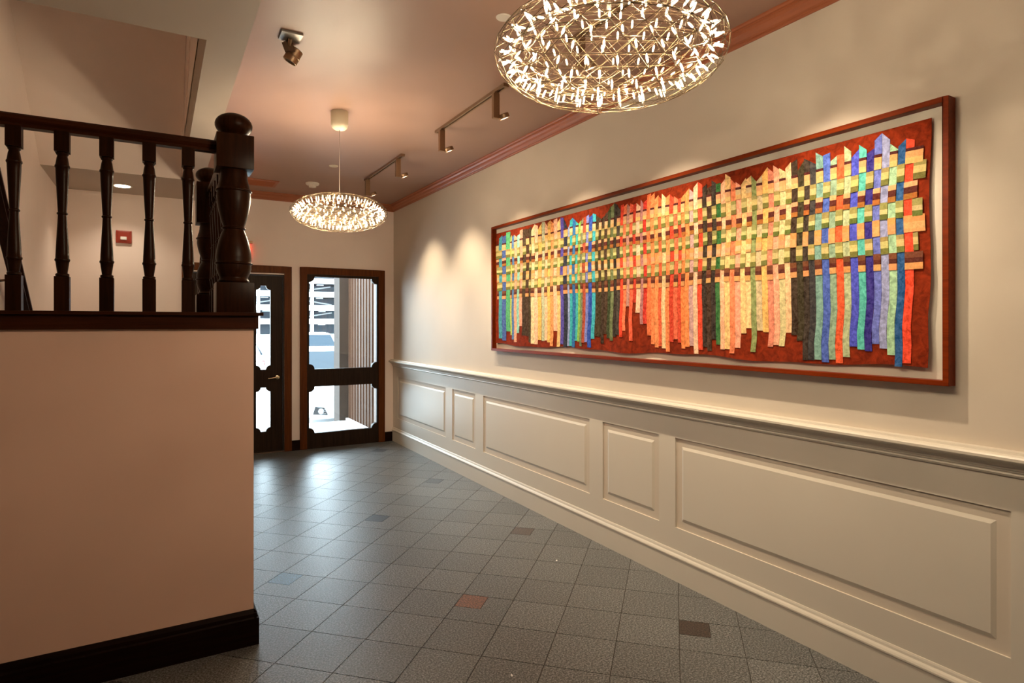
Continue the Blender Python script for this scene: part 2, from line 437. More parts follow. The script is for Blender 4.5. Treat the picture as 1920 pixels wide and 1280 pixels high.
# ceilings
c = MB(); c.box(0.389, 2.85, -3.6, 7.96, ZC, ZC+0.14); struct('ceiling', c, M['ceil'])
HX, HY0, HY1 = 0.21, 3.375, 6.75
c = MB()
c.box(HX, 0.39, -3.6, 7.96, ZS, ZC+0.14); c.box(-3.3, HX, -3.6, HY0, ZS, ZC+0.14); c.box(-1.0, HX, HY1, 7.96, ZS, ZC+0.14)
struct('ceiling_left', c, M['soffit'], label='pale stair soffit with a rectangular stairwell opening')
s = MB()
s.box(HX, HX+0.12, HY0-0.12, HY1+0.12, ZC+0.10, 6.9); s.box(-1.0, HX, HY1, HY1+0.12, ZC+0.10, 6.9); s.box(-1.0, HX, HY0-0.12, HY0, ZC+0.10, 6.9)
s.box(-1.0, HX+0.12, HY0-0.12, HY1+0.12, 6.9, 7.0)
s.prism([(HY1,2.962),(HY1,3.16),(3.40,5.44),(3.40,5.24)], 'x', -1.0, HX-0.012)      # underside of the upper flight
s.prism([(HY1,2.985),(4.6,4.42),(4.6,3.80)], 'x', HX-0.010, HX+0.001)
struct('wall_shaft', s, M['wall'])
w = MB(); w.box(-1.02, -0.898, YH+0.15, 8.0, -0.02, 6.9); struct('wall_left', w, M['wall'])
w = MB(); w.box(-3.3, -0.898, YH, YH+0.15, -0.02, 3.3); struct('wall_front', w, M['wall_h'])
w = MB(); w.box(-3.3, -3.2, -3.6, YH, -0.02, 3.3); struct('wall_west', w, M['wall'])
w = MB(); w.box(-3.3, 2.9, -3.7, -3.55, -0.02, 3.3); struct('wall_back', w, M['wall'])

# stair half wall, landing and steps
Y2 = 4.52
w = MB(); w.box(-0.898, XH, YH, YH+0.18, -0.01, 1.527)
w.box(XH-0.18, XH, YH+0.18, Y2+0.10, -0.01, 1.527)
w.prism([(Y2+0.10,-0.01),(Y2+0.10,1.43),(6.50,0.02),(6.50,-0.01)], 'x', XH-0.18, XH)
struct('wall_stair', w, M['wall_h'])
st = MB(); st.box(-0.898, XH-0.18, YH+0.18, Y2+0.04, 1.36, 1.45)
for i in range(7):
    y0 = Y2 + 0.04 + i*0.24; z1 = 1.45 - (i+1)*0.18125
    st.box(-0.898, XH-0.18, y0, y0+0.25, z1-0.19 if z1 > 0.19 else 0.0, z1)
struct('staircase', st, M['dark_y'], label='dark wooden flight of steps down from the landing behind the half wall')
bp = MB()
pr = [(0,0),(-0.022,0),(-0.022,0.128),(-0.016,0.134),(-0.014,0.150),(-0.004,0.166),(0,0.168)]
bp.prism([(YH+p[0],p[1]) for p in pr], 'x', -3.2, XH+0.0)
bp.prism([(XH-p[0],p[1]) for p in pr], 'y', YH, 6.30)
bp.box(XH-0.001, XH+0.022, YH-0.022, YH+0.001, 0, 0.128); bp.box(XH-0.001, XH+0.012, YH-0.012, YH+0.001, 0.128, 0.150)
struct('baseboard_stair', bp, M['black'])

# ------------------------------------------------------------------ balustrade
ba = thing('stair_balustrade', 'dark walnut balustrade with turned balusters and ball-topped newel posts on the half wall', 'balustrade', (0.33, 3.28, 1.527))
cap = MB()
cap.box(-0.898, XH+0.040, YH-0.040, YH+0.20, 1.590, 1.606); cap.box(XH-0.20, XH+0.040, YH+0.20, Y2+0.12, 1.590, 1.606)
cap.box(-0.898, XH+0.020, YH-0.020, YH-0.0005, 1.527, 1.590); cap.box(XH+0.0005, XH+0.020, YH-0.020, Y2+0.10, 1.527, 1.590)
cap.box(-0.898, XH, YH, YH+0.18, 1.5275, 1.590); cap.box(XH-0.18, XH, YH+0.18, Y2+0.10, 1.5275, 1.590)
cap.build('cap_board', M['dark_y'], ba, 0.003)
def newel(x, y, zb, segs, ball, h):
    """square block, turned vase pair with rings, square block; the ball finial is a sub-part"""
    z1, rings, z2, z3 = segs
    m_ = MB(); m_.box(x-h, x+h, y-h, y+h, zb, z1)
    m_.box(x-h, x+h, y-h, y+h, z2, z3)
    m_.lathe(rings, (x,y,0), 28)
    return m_, z3, ball
zb = 1.606
def turned(zb0, z_foot, z_r1, z_neck, z_r2, z_top, k=1.0):
    R = []
    def ring(z, r): 
        R.extend([(r-0.004*k,z-0.007),(r+0.002*k,z-0.004),(r+0.004*k,z),(r+0.002*k,z+0.004),(r-0.004*k,z+0.007)])
    R.append((0.060*k,zb0)); R.append((0.066*k,zb0+0.002)); R.append((0.072*k,zb0+0.010)); R.append((0.066*k,zb0+0.018)); R.append((0.064*k,z_foot+0.012))
    for t in (0.35,0.7): R.append((0.064*k+(0.082-0.064)*k*math.sin(t*PI/2), z_foot+0.012+(z_r1-z_foot-0.02)*t))
    ring(z_r1, 0.083*k)
    n = 8
    for i in range(1, n):
        t = i/n; R.append(((0.081 + (0.049-0.081)*(t**1.25) + 0.006*math.sin(PI*t))*k, z_r1+0.008+(z_neck-z_r1-0.016)*t))
    ring(z_neck, 0.052*k)
    for i in range(1, n):
        t = i/n; R.append(((0.049 + (0.079-0.049)*(1-(1-t)**1.25) + 0.004*math.sin(PI*t))*k, z_neck+0.008+(z_r2-z_neck-0.016)*t))
    ring(z_r2, 0.080*k)
    for i in range(1, 5):
        t = i/5; R.append(((0.079 + (0.062-0.079)*t - 0.006*math.sin(PI*t))*k, z_r2+0.008+(z_top-z_r2-0.012)*t))
    R.append((0.060*k, z_top))
    return R
def finial(x, y, z, top, r, parent):
    f = MB(); hh = top - z; P = [(0.055,0.0),(0.052,0.010),(0.056,0.016)]
    n = 10
    for i in range(n+1):
        t = -0.9 + (PI/2+0.9)*i/n
        P.append((max(0.001, r*math.cos(t)), 0.016 + (hh-0.016)*(math.sin(t)+math.sin(0.9))/(1+math.sin(0.9))))
    f.lathe(P, (x,y,z), 28); f.build('ball_finial', M['dark'], parent)
n1 = (0.325, 3.285)
m_, zt, _ = newel(*n1, zb, (1.752, turned(1.752,1.767,1.848,2.021,2.205,2.306), 2.304, 2.467), None, 0.083)
o = m_.build('newel_post', M['dark'], ba, 0.004); finial(*n1, 2.467, 2.586, 0.086, o)
n2 = (0.302, Y2)
m_, zt, _ = newel(*n2, zb, (1.745, turned(1.745,1.757,1.846,1.97,2.116,2.215), 2.212, 2.478), None, 0.083)
o = m_.build('newel_post', M['dark'], ba, 0.004); finial(*n2, 2.478, 2.590, 0.086, o)
n3 = (0.302, 6.50)
m_, zt, _ = newel(*n3, 0.0, (0.30, turned(0.30,0.312,0.40,0.57,0.72,0.80), 0.798, 1.06), None, 0.083)
o = m_.build('newel_post', M['dark'], ba, 0.004); finial(*n3, 1.06, 1.17, 0.086, o)
def rail_prof(cx, zt, w=0.062, hgt=0.058):
    return [(cx-w*0.36,zt-hgt),(cx+w*0.36,zt-hgt),(cx+w*0.36,zt-hgt*0.80),(cx+w*0.28,zt-hgt*0.70),(cx+w*0.5,zt-hgt*0.48),(cx+w*0.5,zt-hgt*0.22),
            (cx+w*0.3,zt-0.002),(cx,zt),(cx-w*0.3,zt-0.002),(cx-w*0.5,zt-hgt*0.22),(cx-w*0.5,zt-hgt*0.48),(cx-w*0.28,zt-hgt*0.70),(cx-w*0.36,zt-hgt*0.80)]
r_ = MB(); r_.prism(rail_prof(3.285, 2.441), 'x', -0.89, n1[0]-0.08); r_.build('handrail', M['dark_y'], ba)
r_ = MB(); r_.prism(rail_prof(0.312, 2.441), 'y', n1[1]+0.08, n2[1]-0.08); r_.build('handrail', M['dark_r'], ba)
def sloped(mb, prof, y0, y1, dz):
    n = len(prof)
    V = [(p[0],y0,p[1]) for p in prof] + [(p[0],y1,p[1]+dz) for p in prof]
    mb.add(V, [tuple(range(n)), tuple(range(n,2*n))[::-1]] + [(i,n+i,n+(i+1)%n,(i+1)%n) for i in range(n)])
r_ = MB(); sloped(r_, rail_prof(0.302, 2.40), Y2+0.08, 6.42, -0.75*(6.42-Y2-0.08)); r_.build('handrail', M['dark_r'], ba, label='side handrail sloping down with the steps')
def baluster(x, y, z0, z1, parent):
    hb = 0.027; m_ = MB(); H = z1 - z0
    s = lambda z: z0 + (z-1.606)/(2.384-1.606)*H
    m_.box(x-hb, x+hb, y-hb, y+hb, z0, s(1.757)); m_.box(x-hb, x+hb, y-hb, y+hb, s(2.297), z1)
    P = [(0.020,1.757),(0.0255,1.760),(0.0255,1.768),(0.019,1.772),(0.0195,1.776),(0.0235,1.805),(0.0255,1.822),(0.0285,1.826),(0.0285,1.832),(0.0255,1.836)]
    for i in range(1, 7):
        t = i/7; P.append((0.0255-0.0095*t**1.2, 1.836+(2.024-1.836)*t))
    P += [(0.0165,2.025),(0.0205,2.029),(0.0205,2.033),(0.0165,2.037)]
    for i in range(1, 7):
        t = i/7; P.append((0.0165+0.009*(1-(1-t)**1.2), 2.037+(2.228-2.037)*t))
    P += [(0.0255,2.228),(0.0285,2.232),(0.0285,2.238),(0.0255,2.242),(0.0215,2.270),(0.0185,2.282),(0.0225,2.287),(0.0235,2.292),(0.020,2.298)]
    m_.lathe([(r, s(z)) for r, z in P], (x,y,0), 14)
    return m_.build('baluster', M['dark'], parent)
for x in (-0.850,-0.687,-0.524,-0.359,-0.197,-0.033,0.126): baluster(x, 3.285, 1.606, 2.386, ba)
for y in (3.45,3.62,3.79,3.96,4.13,4.30): baluster(0.312, y, 1.606, 2.386, ba)
for i in range(10):
    y = Y2+0.22+i*0.165; z = 1.43-0.75*(y-Y2-0.10)
    baluster(0.302, y, z-0.02, 2.40-0.75*(y-Y2-0.08)-0.05, ba)

# handrail on the left wall of the stair
hr = thing('wall_handrail', 'dark sloping handrail on brackets along the left stairwell wall', 'handrail', (-0.898, 4.4, 2.4))
r_ = MB(); P = rail_prof(-0.800, 2.440, 0.085, 0.075); sloped(r_, P, 4.37, 6.4, -0.75*2.03); r_.build('rail', M['dark_r'], hr)
r_ = MB(); sloped(r_, P, 3.60, 4.37, 0.0); r_.build('level_rail', M['dark_r'], hr)
for y in (3.9, 5.0, 5.9):
    z = 2.365 - max(0, 0.75*(y-4.37)); q = MB()
    q.tube([(-0.898,y,z-0.07),(-0.84,y,z-0.06),(-0.805,y,z-0.02),(-0.80,y,z+0.008)], 0.008, 8); q.lathe([(0.028,0),(0.028,0.005),(0.012,0.008)], (-0.898,y,z-0.07), 14, 0, (1,0,0))
    q.build('bracket', M['nickel2'], hr)
STRIPS = [
 (4.853,4.793,2.330,2.352,1.422, 0.060,0.330,0.400),
 (4.793,4.723,2.337,2.343,1.404, 0.070,0.140,0.400),
 (4.723,4.647,2.367,2.366,1.486, 0.100,0.420,0.200),
 (4.647,4.619,2.310,2.335,1.454, 0.500,0.580,0.140),
 (4.619,4.577,2.316,2.329,1.417, 0.100,0.220,0.440),
 (4.577,4.527,2.329,2.300,1.395, 0.800,0.420,0.280),
 (4.527,4.482,2.314,2.326,1.474, 0.300,0.620,0.540),
 (4.482,4.433,2.354,2.361,1.534, 0.850,0.400,0.280),
 (4.433,4.378,2.352,2.358,1.455, 0.110,0.060,0.020),
 (4.378,4.329,2.349,2.351,1.452, 0.130,0.060,0.020),
 (4.329,4.297,2.351,2.365,1.399, 0.110,0.075,0.020),
 (4.297,4.247,2.329,2.375,1.389, 0.840,0.640,0.380),
 (4.247,4.194,2.375,2.355,1.386, 0.860,0.540,0.360),
 (4.194,4.142,2.324,2.365,1.422, 0.780,0.500,0.140),
 (4.138,4.094,2.377,2.375,1.415, 0.480,0.500,0.340),
 (4.094,4.053,2.384,2.327,1.420, 0.860,0.520,0.340),
 (4.053,4.010,2.356,2.376,1.406, 0.760,0.470,0.140),
 (4.010,3.969,2.367,2.344,1.377, 0.800,0.330,0.120),
 (3.969,3.918,2.370,2.374,1.498, 0.860,0.500,0.340),
 (3.918,3.877,2.341,2.368,1.374, 0.820,0.560,0.240),
 (3.877,3.835,2.389,2.366,1.396, 0.090,0.070,0.380),
 (3.835,3.784,2.362,2.277,1.373, 0.030,0.050,0.120),
 (3.784,3.755,2.269,2.306,1.384, 0.280,0.360,0.600),
 (3.755,3.720,2.330,2.345,1.385, 0.030,0.420,0.460),
 (3.720,3.680,2.349,2.319,1.377, 0.020,0.170,0.440),
 (3.680,3.647,2.315,2.294,1.427, 0.050,0.460,0.460),
 (3.647,3.616,2.290,2.313,1.422, 0.270,0.500,0.100),
 (3.616,3.588,2.305,2.329,1.389, 0.200,0.240,0.140),
 (3.588,3.551,2.321,2.335,1.414, 0.420,0.080,0.040),
 (3.551,3.519,2.331,2.341,1.421, 0.220,0.260,0.620),
 (3.519,3.476,2.318,2.335,1.383, 0.020,0.090,0.460),
 (3.476,3.437,2.342,2.329,1.446, 0.050,0.460,0.560),
 (3.437,3.401,2.321,2.300,1.465, 0.110,0.075,0.020),
 (3.401,3.371,2.300,2.285,1.462, 0.100,0.080,0.020),
 (3.371,3.337,2.292,2.306,1.415, 0.100,0.050,0.020),
 (3.337,3.304,2.313,2.330,1.482, 0.140,0.070,0.030),
 (3.304,3.272,2.330,2.362,1.454, 0.070,0.120,0.030),
 (3.272,3.238,2.354,2.374,1.436, 0.160,0.200,0.090),
 (3.238,3.205,2.374,2.358,1.465, 0.050,0.025,0.015),
 (3.205,3.172,2.350,2.312,1.478, 0.120,0.100,0.080),
 (3.170,3.139,2.348,2.350,1.463, 0.740,0.060,0.020),
 (3.139,3.109,2.332,2.348,1.507, 0.860,0.220,0.100),
 (3.107,3.076,2.348,2.322,1.668, 0.500,0.260,0.220),
 (3.076,3.044,2.346,2.330,1.440, 0.800,0.130,0.060),
 (3.044,3.014,2.330,2.336,1.691, 0.500,0.035,0.012),
 (3.014,2.975,2.336,2.308,1.624, 0.820,0.520,0.360),
 (2.975,2.948,2.353,2.321,1.550, 0.440,0.200,0.200),
 (2.948,2.915,2.328,2.342,1.552, 0.600,0.035,0.020),
 (2.915,2.880,2.370,2.377,1.478, 0.840,0.200,0.070),
 (2.880,2.846,2.356,2.374,1.424, 0.880,0.260,0.090),
 (2.846,2.811,2.330,2.351,1.405, 0.900,0.320,0.120),
 (2.811,2.782,2.344,2.319,1.413, 0.800,0.140,0.050),
 (2.782,2.747,2.355,2.326,1.401, 0.840,0.600,0.340),
 (2.747,2.713,2.322,2.339,1.383, 0.880,0.280,0.100),
 (2.713,2.678,2.339,2.310,1.443, 0.640,0.060,0.020),
 (2.678,2.644,2.320,2.298,1.459, 0.820,0.170,0.080),
 (2.644,2.617,2.295,2.302,1.440, 0.700,0.080,0.030),
 (2.617,2.588,2.299,2.322,1.406, 0.900,0.270,0.080),
 (2.588,2.554,2.319,2.347,1.417, 0.900,0.300,0.100),
 (2.554,2.523,2.341,2.316,1.425, 0.620,0.380,0.380),
 (2.523,2.489,2.341,2.368,1.379, 0.860,0.560,0.380),
 (2.489,2.455,2.368,2.346,1.403, 0.800,0.080,0.030),
 (2.455,2.422,2.328,2.343,1.421, 0.070,0.035,0.018),
 (2.422,2.388,2.319,2.327,1.401, 0.120,0.055,0.020),
 (2.388,2.356,2.357,2.336,1.465, 0.070,0.045,0.035),
 (2.356,2.324,2.330,2.332,1.437, 0.030,0.160,0.040),
 (2.324,2.293,2.320,2.346,1.412, 0.860,0.480,0.300),
 (2.293,2.257,2.376,2.348,1.415, 0.820,0.540,0.240),
 (2.257,2.224,2.339,2.306,1.393, 0.780,0.240,0.110),
 (2.224,2.189,2.315,2.288,1.424, 0.840,0.380,0.260),
 (2.189,2.157,2.294,2.324,1.501, 0.840,0.580,0.270),
 (2.157,2.125,2.313,2.329,1.529, 0.820,0.560,0.280),
 (2.125,2.094,2.326,2.291,1.405, 0.260,0.310,0.120),
 (2.094,2.060,2.291,2.318,1.517, 0.580,0.460,0.280),
 (2.060,2.026,2.318,2.351,1.509, 0.820,0.480,0.160),
 (2.026,1.994,2.348,2.317,1.435, 0.720,0.260,0.170),
 (1.994,1.961,2.352,2.326,1.445, 0.820,0.410,0.270),
 (1.961,1.927,2.331,2.305,1.440, 0.660,0.580,0.310),
 (1.927,1.895,2.321,2.346,1.508, 0.860,0.550,0.320),
 (1.895,1.861,2.340,2.353,1.497, 0.090,0.045,0.018),
 (1.861,1.827,2.296,2.335,1.470, 0.090,0.070,0.022),
 (1.827,1.798,2.348,2.328,1.377, 0.090,0.060,0.045),
 (1.798,1.766,2.328,2.306,1.379, 0.085,0.085,0.100),
 (1.766,1.731,2.361,2.335,1.383, 0.220,0.400,0.360),
 (1.731,1.696,2.338,2.344,1.373, 0.080,0.150,0.540),
 (1.696,1.664,2.302,2.322,1.387, 0.300,0.440,0.320),
 (1.664,1.630,2.324,2.321,1.372, 0.840,0.130,0.040),
 (1.630,1.598,2.357,2.325,1.402, 0.480,0.540,0.330),
 (1.598,1.563,2.296,2.326,1.450, 0.080,0.100,0.600),
 (1.563,1.530,2.345,2.316,1.438, 0.110,0.520,0.460),
 (1.530,1.496,2.297,2.314,1.432, 0.030,0.020,0.260),
 (1.496,1.464,2.346,2.370,1.465, 0.160,0.200,0.600),
 (1.464,1.431,2.370,2.334,1.446, 0.330,0.360,0.600),
 (1.431,1.398,2.316,2.285,1.420, 0.370,0.580,0.380),
 (1.398,1.367,2.296,2.320,1.373, 0.015,0.110,0.300),
 (1.367,1.333,2.322,2.308,1.388, 0.820,0.080,0.030),
]

# ------------------------------------------------------------------ framed quilt
fq_ = thing('framed_quilt', 'long mahogany-framed patchwork of woven coloured cloth strips on rust-red ground, right wall', 'artwork', (XR, 3.07, 1.87))
FY_0, FY_1, FZ0, FZ1 = 1.194, 4.958, 1.307, 2.443
XF = 2.664
fr = MB(); fw = 0.021
fr.box(XF, XW-0.0005, FY_0, FY_0+fw, FZ0, FZ1); fr.box(XF, XW-0.0005, FY_1-fw, FY_1, FZ0, FZ1)
fr.box(XF, XW-0.0005, FY_0+fw, FY_1-fw, FZ1-fw, FZ1); fr.box(XF, XW-0.0005, FY_0+fw, FY_1-fw, FZ0, FZ0+fw)
fr.build('frame', M['mahog'], fq_, 0.0015)
bk = MB(); bk.box(XR-0.002, XW-0.001, FY_0+fw, FY_1-fw, FZ0+fw, FZ1-fw); bk.build('backing_board', M['mat'], fq_)
# hanging cloth, slightly rippled; wave() is the ripple of the cloth away from the mat
QY0, QY1, QZ0, QZ1 = 1.272, 4.918, 1.368, 2.381
XQ = 2.694
def wave(y, z):
    t = max(0.0, (QZ1 - z)/(QZ1-QZ0))
    return -(t**1.6)*(0.007 + 0.006*math.sin(y*6.1) + 0.004*math.sin(y*14.3+1))
def wob(y, z):
    return 0.0045*math.sin(z*11 + y*3.1) + 0.003*math.sin(z*27 + y*7.0)*min(1, max(0, (1.9-z)*3))
def low(y): return QZ0 + 0.008*math.sin(y*5.3+0.6) + 0.004*math.sin(y*13+2)
def sheet(mb, top, bot, x, thick, nz, col):
    """thin cloth: top/bot = lists of (y,z) of equal length, hung at depth x"""
    n = len(top); V = []; 
    for k in range(nz+1):
        t = k/nz
        for (yt,zt),(yb,zb_) in zip(top, bot):
            y = yt+(yb-yt)*t; z = zt+(zb_-zt)*t
            V.append((x + wave(y,z), y + wob(y,z), z))
    m0 = len(V)
    V += [(p[0]+thick, p[1], p[2]) for p in V[:m0]]
    F = []
    for k in range(nz):
        for i in range(n-1):
            a = k*n+i; F.append((a, a+1, a+1+n, a+n)); F.append((m0+a, m0+a+n, m0+a+1+n, m0+a+1))
    for k in range(nz):
        a = k*n; F.append((a, a+n, m0+a+n, m0+a)); a = k*n+n-1; F.append((a, m0+a, m0+a+n, a+n))
    for i in range(n-1):
        F.append((i, m0+i, m0+i+1, i+1)); a = nz*n+i; F.append((a, a+1, m0+a+1, m0+a))
    mb.add(V, F, 0, col, True)
g = MB(); N = 90
yy = [QY0+(QY1-QY0)*i/N for i in range(N+1)]
sheet(g, [(y,QZ1) for y in yy], [(y,low(y)) for y in yy], XQ, 0.002, 14, (0.20,0.019,0.002))
cloth = g.build('quilt_cloth', M['ground'], fq_, label='rust-red ground cloth of the patchwork')
BZ = [2.280,2.215,2.141,2.069,1.996,1.926,1.852,1.779]
cells = {k: [] for k in range(7)}
rq = random.Random(11)
SHORT = []
for i, (ya, yb, za, zb_, zl, r_, g_, b_) in enumerate(STRIPS):
    if max(r_, g_, b_) < 0.15: r_, g_, b_ = r_*0.5, g_*0.48, b_*0.48
    zt = max(za, zb_); gap = 0.0006
    ya2, yb2 = ya-gap, yb+gap           # y falls to the right
    tops = [(ya2, min(za,2.374)), (yb2, min(zb_,2.374))]
    zl2 = max(zl, low((ya+yb)/2)-0.012)
    m_ = MB(); sheet(m_, tops, [(ya2,zl2),(yb2,zl2)], XQ-0.0035, 0.002, 12, tuple(max(0.004, v**1.12) for v in (r_,g_,b_)))
    m_.build('fabric_strip', M['fab'], cloth)
    par = i % 2
    for k in range(7):
        if k % 2 != par: cells[k].append((ya, yb, i))
def band_cols(k, i):
    y = STRIPS[i][0]
    sec = (0 if y > 4.45 else 1 if y > 4.27 else 2 if y > 3.83 else 3 if y > 3.5 else 4 if y > 3.25 else 5 if y > 2.28 else 6 if y > 2.10 else 7 if y > 1.78 else 8)
    j = lambda c: tuple(max(0.01, v*v*rq.uniform(0.9,1.08)) for v in c)
    pale = [(0.79,0.66,0.47),(0.79,0.64,0.42),(0.77,0.58,0.35),(0.81,0.71,0.54),(0.83,0.70,0.50),(0.81,0.58,0.42),(0.83,0.70,0.50),(0.81,0.58,0.38),(0.81,0.60,0.38)][sec]
    if k % 2:      # green and straw
        return [(0.26,j((0.58,0.52,0.30))),(0.66,j((0.76,0.68,0.44))),(1.0,j((0.40,0.40,0.19)))] if k != 3 else [(0.4,j((0.54,0.52,0.30))),(0.68,j((0.76,0.70,0.47))),(1.0,j((0.34,0.38,0.17)))]
    if k == 0: return [(0.20,j((0.27,0.10,0.05))),(0.62,j(pale)),(1.0,j((0.82,0.66,0.42)))]
    if k == 2: return [(0.30,j((0.88,0.60,0.42))),(0.68,j((0.30,0.12,0.065))),(1.0,j((0.60,0.36,0.16)))]
    if k == 4: return [(0.4,j((0.84,0.56,0.32))),(0.8,j(pale)),(1.0,j((0.84,0.58,0.36)))]
    return [(0.34,j((0.40,0.23,0.15))),(0.62,j((0.30,0.13,0.07))),(1.0,j((0.80,0.56,0.34)))]
ENDS = [1.297,1.283,1.313,1.293,1.285,1.313,1.297]
for k in range(7):
    m_ = MB(); z1, z0 = BZ[k], BZ[k+1]; tot = z1 - z0
    over = {i for _, _, i in cells[k]}
    seq = [(4.905-0.004*k, STRIPS[0][0], 0, True)] + [(s_[0], s_[1], i, i in over) for i, s_ in enumerate(STRIPS)] + [(STRIPS[-1][1], ENDS[k], 95, True)]
    stops = [0.0] + [q for q, c in band_cols(k, 0)]
    V = []; ncol = len(stops)
    for n_, (ya, yb, i, ov) in enumerate(seq):
        x_ = XQ - 0.0066 if ov else XQ - 0.0016
        for y in (ya-0.0004, yb+0.0004):
            dz = 0.004*math.sin(y*9+k*2)
            for q in stops:
                z = z1 - tot*q + dz; V.append((x_ + wave(y, z), y + wob(y, z), z))
    nb = len(V); V += [(p[0]+0.0012, p[1], p[2]) for p in V]
    for n_, (ya, yb, i, ov) in enumerate(seq):
        cols = [c for q, c in band_cols(k, i)]
        for e in range(2):
            if n_ == len(seq)-1 and e == 1: break
            r0 = (2*n_+e)*ncol
            for q in range(ncol-1):
                a_, b_ = r0+q, r0+ncol+q
                m_.c += [cols[q], cols[q]]; m_.m += [0, 0]; m_.sm += [False, False]
                m_.f += [[a_, a_+1, b_+1, b_], [nb+a_, nb+b_, nb+b_+1, nb+a_+1]]
            m_.c += [cols[0], cols[-1]]; m_.m += [0, 0]; m_.sm += [False, False]
            t_ = r0; u_ = r0+ncol; l_ = r0+ncol-1; w_ = u_+ncol-1
            m_.f += [[t_, u_, nb+u_, nb+t_], [l_, nb+l_, nb+w_, w_]]
    m_.v = V
    m_.build('woven_band', M['band'], cloth)

# ------------------------------------------------------------------ chandeliers
def bulb_mesh():
    m_ = MB(); m_.lathe([(0.0016,-0.0135),(0.0027,-0.011),(0.0034,-0.006),(0.0034,0.006),(0.0026,0.011),(0.0013,0.0135)], (0,0,0), 8); return m_
CAM = Vector((0,0,1.55))
def geodesic(f):
    """vertices and edges of an icosahedron whose faces are split f times along each side"""
    bm = bmesh.new(); bmesh.ops.create_icosphere(bm, subdivisions=1, radius=1.0); bm.verts.ensure_lookup_table()
    tri = [[v.co.copy() for v in fc.verts] for fc in bm.faces]; bm.free()
    idx = {}; P = []; E = set()
    def vid(v):
        v = v.normalized(); k_ = (round(v.x,4), round(v.y,4), round(v.z,4))
        if k_ not in idx: idx[k_] = len(P); P.append(v)
        return idx[k_]
    for A_, B_, C_ in tri:
        g_ = {}
        for i in range(f+1):
            for j in range(f+1-i): g_[i,j] = vid((A_*(f-i-j) + B_*i + C_*j)/f)
        for (i,j), a in g_.items():
            for d in ((1,0),(0,1),(1,-1)):
                b_ = g_.get((i+d[0], j+d[1]))
                if b_ is not None: E.add((min(a,b_), max(a,b_)))
    return P, sorted(E)
GLOW = []
def chandelier(x, y, zc, label, watts):
    lit = M['bulb']
    t = thing('chandelier', label, 'chandelier', (x, y, ZC), 'oval wire chandeliers down the corridor')
    A, Bz = 0.353, 0.136
    base, edges = geodesic(5)
    rot = Matrix.Rotation(0.3, 3, 'Z') @ Matrix.Rotation(0.12, 3, 'X')
    base = [rot @ v for v in base]
    C = Vector((x, y, zc))
    outer = [C + Vector((v.x*A, v.y*A, v.z*Bz)) for v in base]
    inner = []
    for v, p in zip(base, outer):
        n = Vector((v.x/A, v.y/A, v.z/Bz)).normalized()
        inner.append(p - n*0.052)
    for nm, pts in (('outer_cage', outer), ('inner_cage', inner)):
        m_ = MB()
        for a, b_ in edges: m_.tube([pts[a], pts[b_]], 0.0009 if nm == 'outer_cage' else 0.0005, 5)
        if nm == 'inner_cage':
            for p, q in zip(outer, inner): m_.tube([p, q], 0.0008, 5)
        m_.build(nm, M['wire'], t)
    order = sorted(range(len(outer)), key=lambda i: (inner[i]-CAM).length)
    bmh = bulb_mesh().build('bulb', lit); bmh.parent = t; rest = MB()
    first = True
    def place(o, i):
        d = (outer[i]-inner[i]).normalized()
        c = inner[i] + d*0.022
        o.matrix_local = Matrix.Translation(c - Vector((x,y,ZC))) @ d.to_track_quat('Z','Y').to_matrix().to_4x4()
    for k, i in enumerate(order):
        if k < 100:
            if first: o = bmh; first = False
            else:
                o = bmh.copy(); COL.objects.link(o); o.parent = t
            place(o, i)
        else:
            d = (outer[i]-inner[i]).normalized(); c = inner[i]+d*0.022
            rest.lathe([(0.0016,-0.0135),(0.0027,-0.011),(0.0034,-0.006),(0.0034,0.006),(0.0026,0.011),(0.0013,0.0135)], c, 8, 0, d)
    pick = sorted(range(len(outer)), key=lambda i: (base[i].z, base[i].x))[4:150:7]
    for i in pick:
        d = (outer[i]-inner[i]).normalized(); GLOW.append((inner[i] - d*0.006, watts/len(pick)))
    r = rest.build('far_bulbs', lit, t); r['kind'] = 'stuff'
    m_ = MB(); m_.tube([(x,y,zc+Bz),(x,y,ZC-0.12)], 0.0022, 6); m_.lathe([(0.006,0),(0.008,0.006),(0.003,0.03)], (x,y,zc+Bz), 10); m_.build('cord', M['cord'], t)
    m_ = MB(); m_.lathe([(0.010,-0.135),(0.040,-0.131),(0.056,-0.118),(0.063,-0.095),(0.064,-0.01),(0.062,0.0)], (x,y,ZC), 28); m_.build('ceiling_canopy', M['canopy'], t)
    return t
chandelier(1.172, 4.565, 2.378, 'smaller-looking farther wire chandelier with cream canopy, hanging before the end wall', 79)
chandelier(1.196, 1.462, 2.378, 'large nearer wire chandelier of glowing bulbs, cut by the top of the photo', 80)

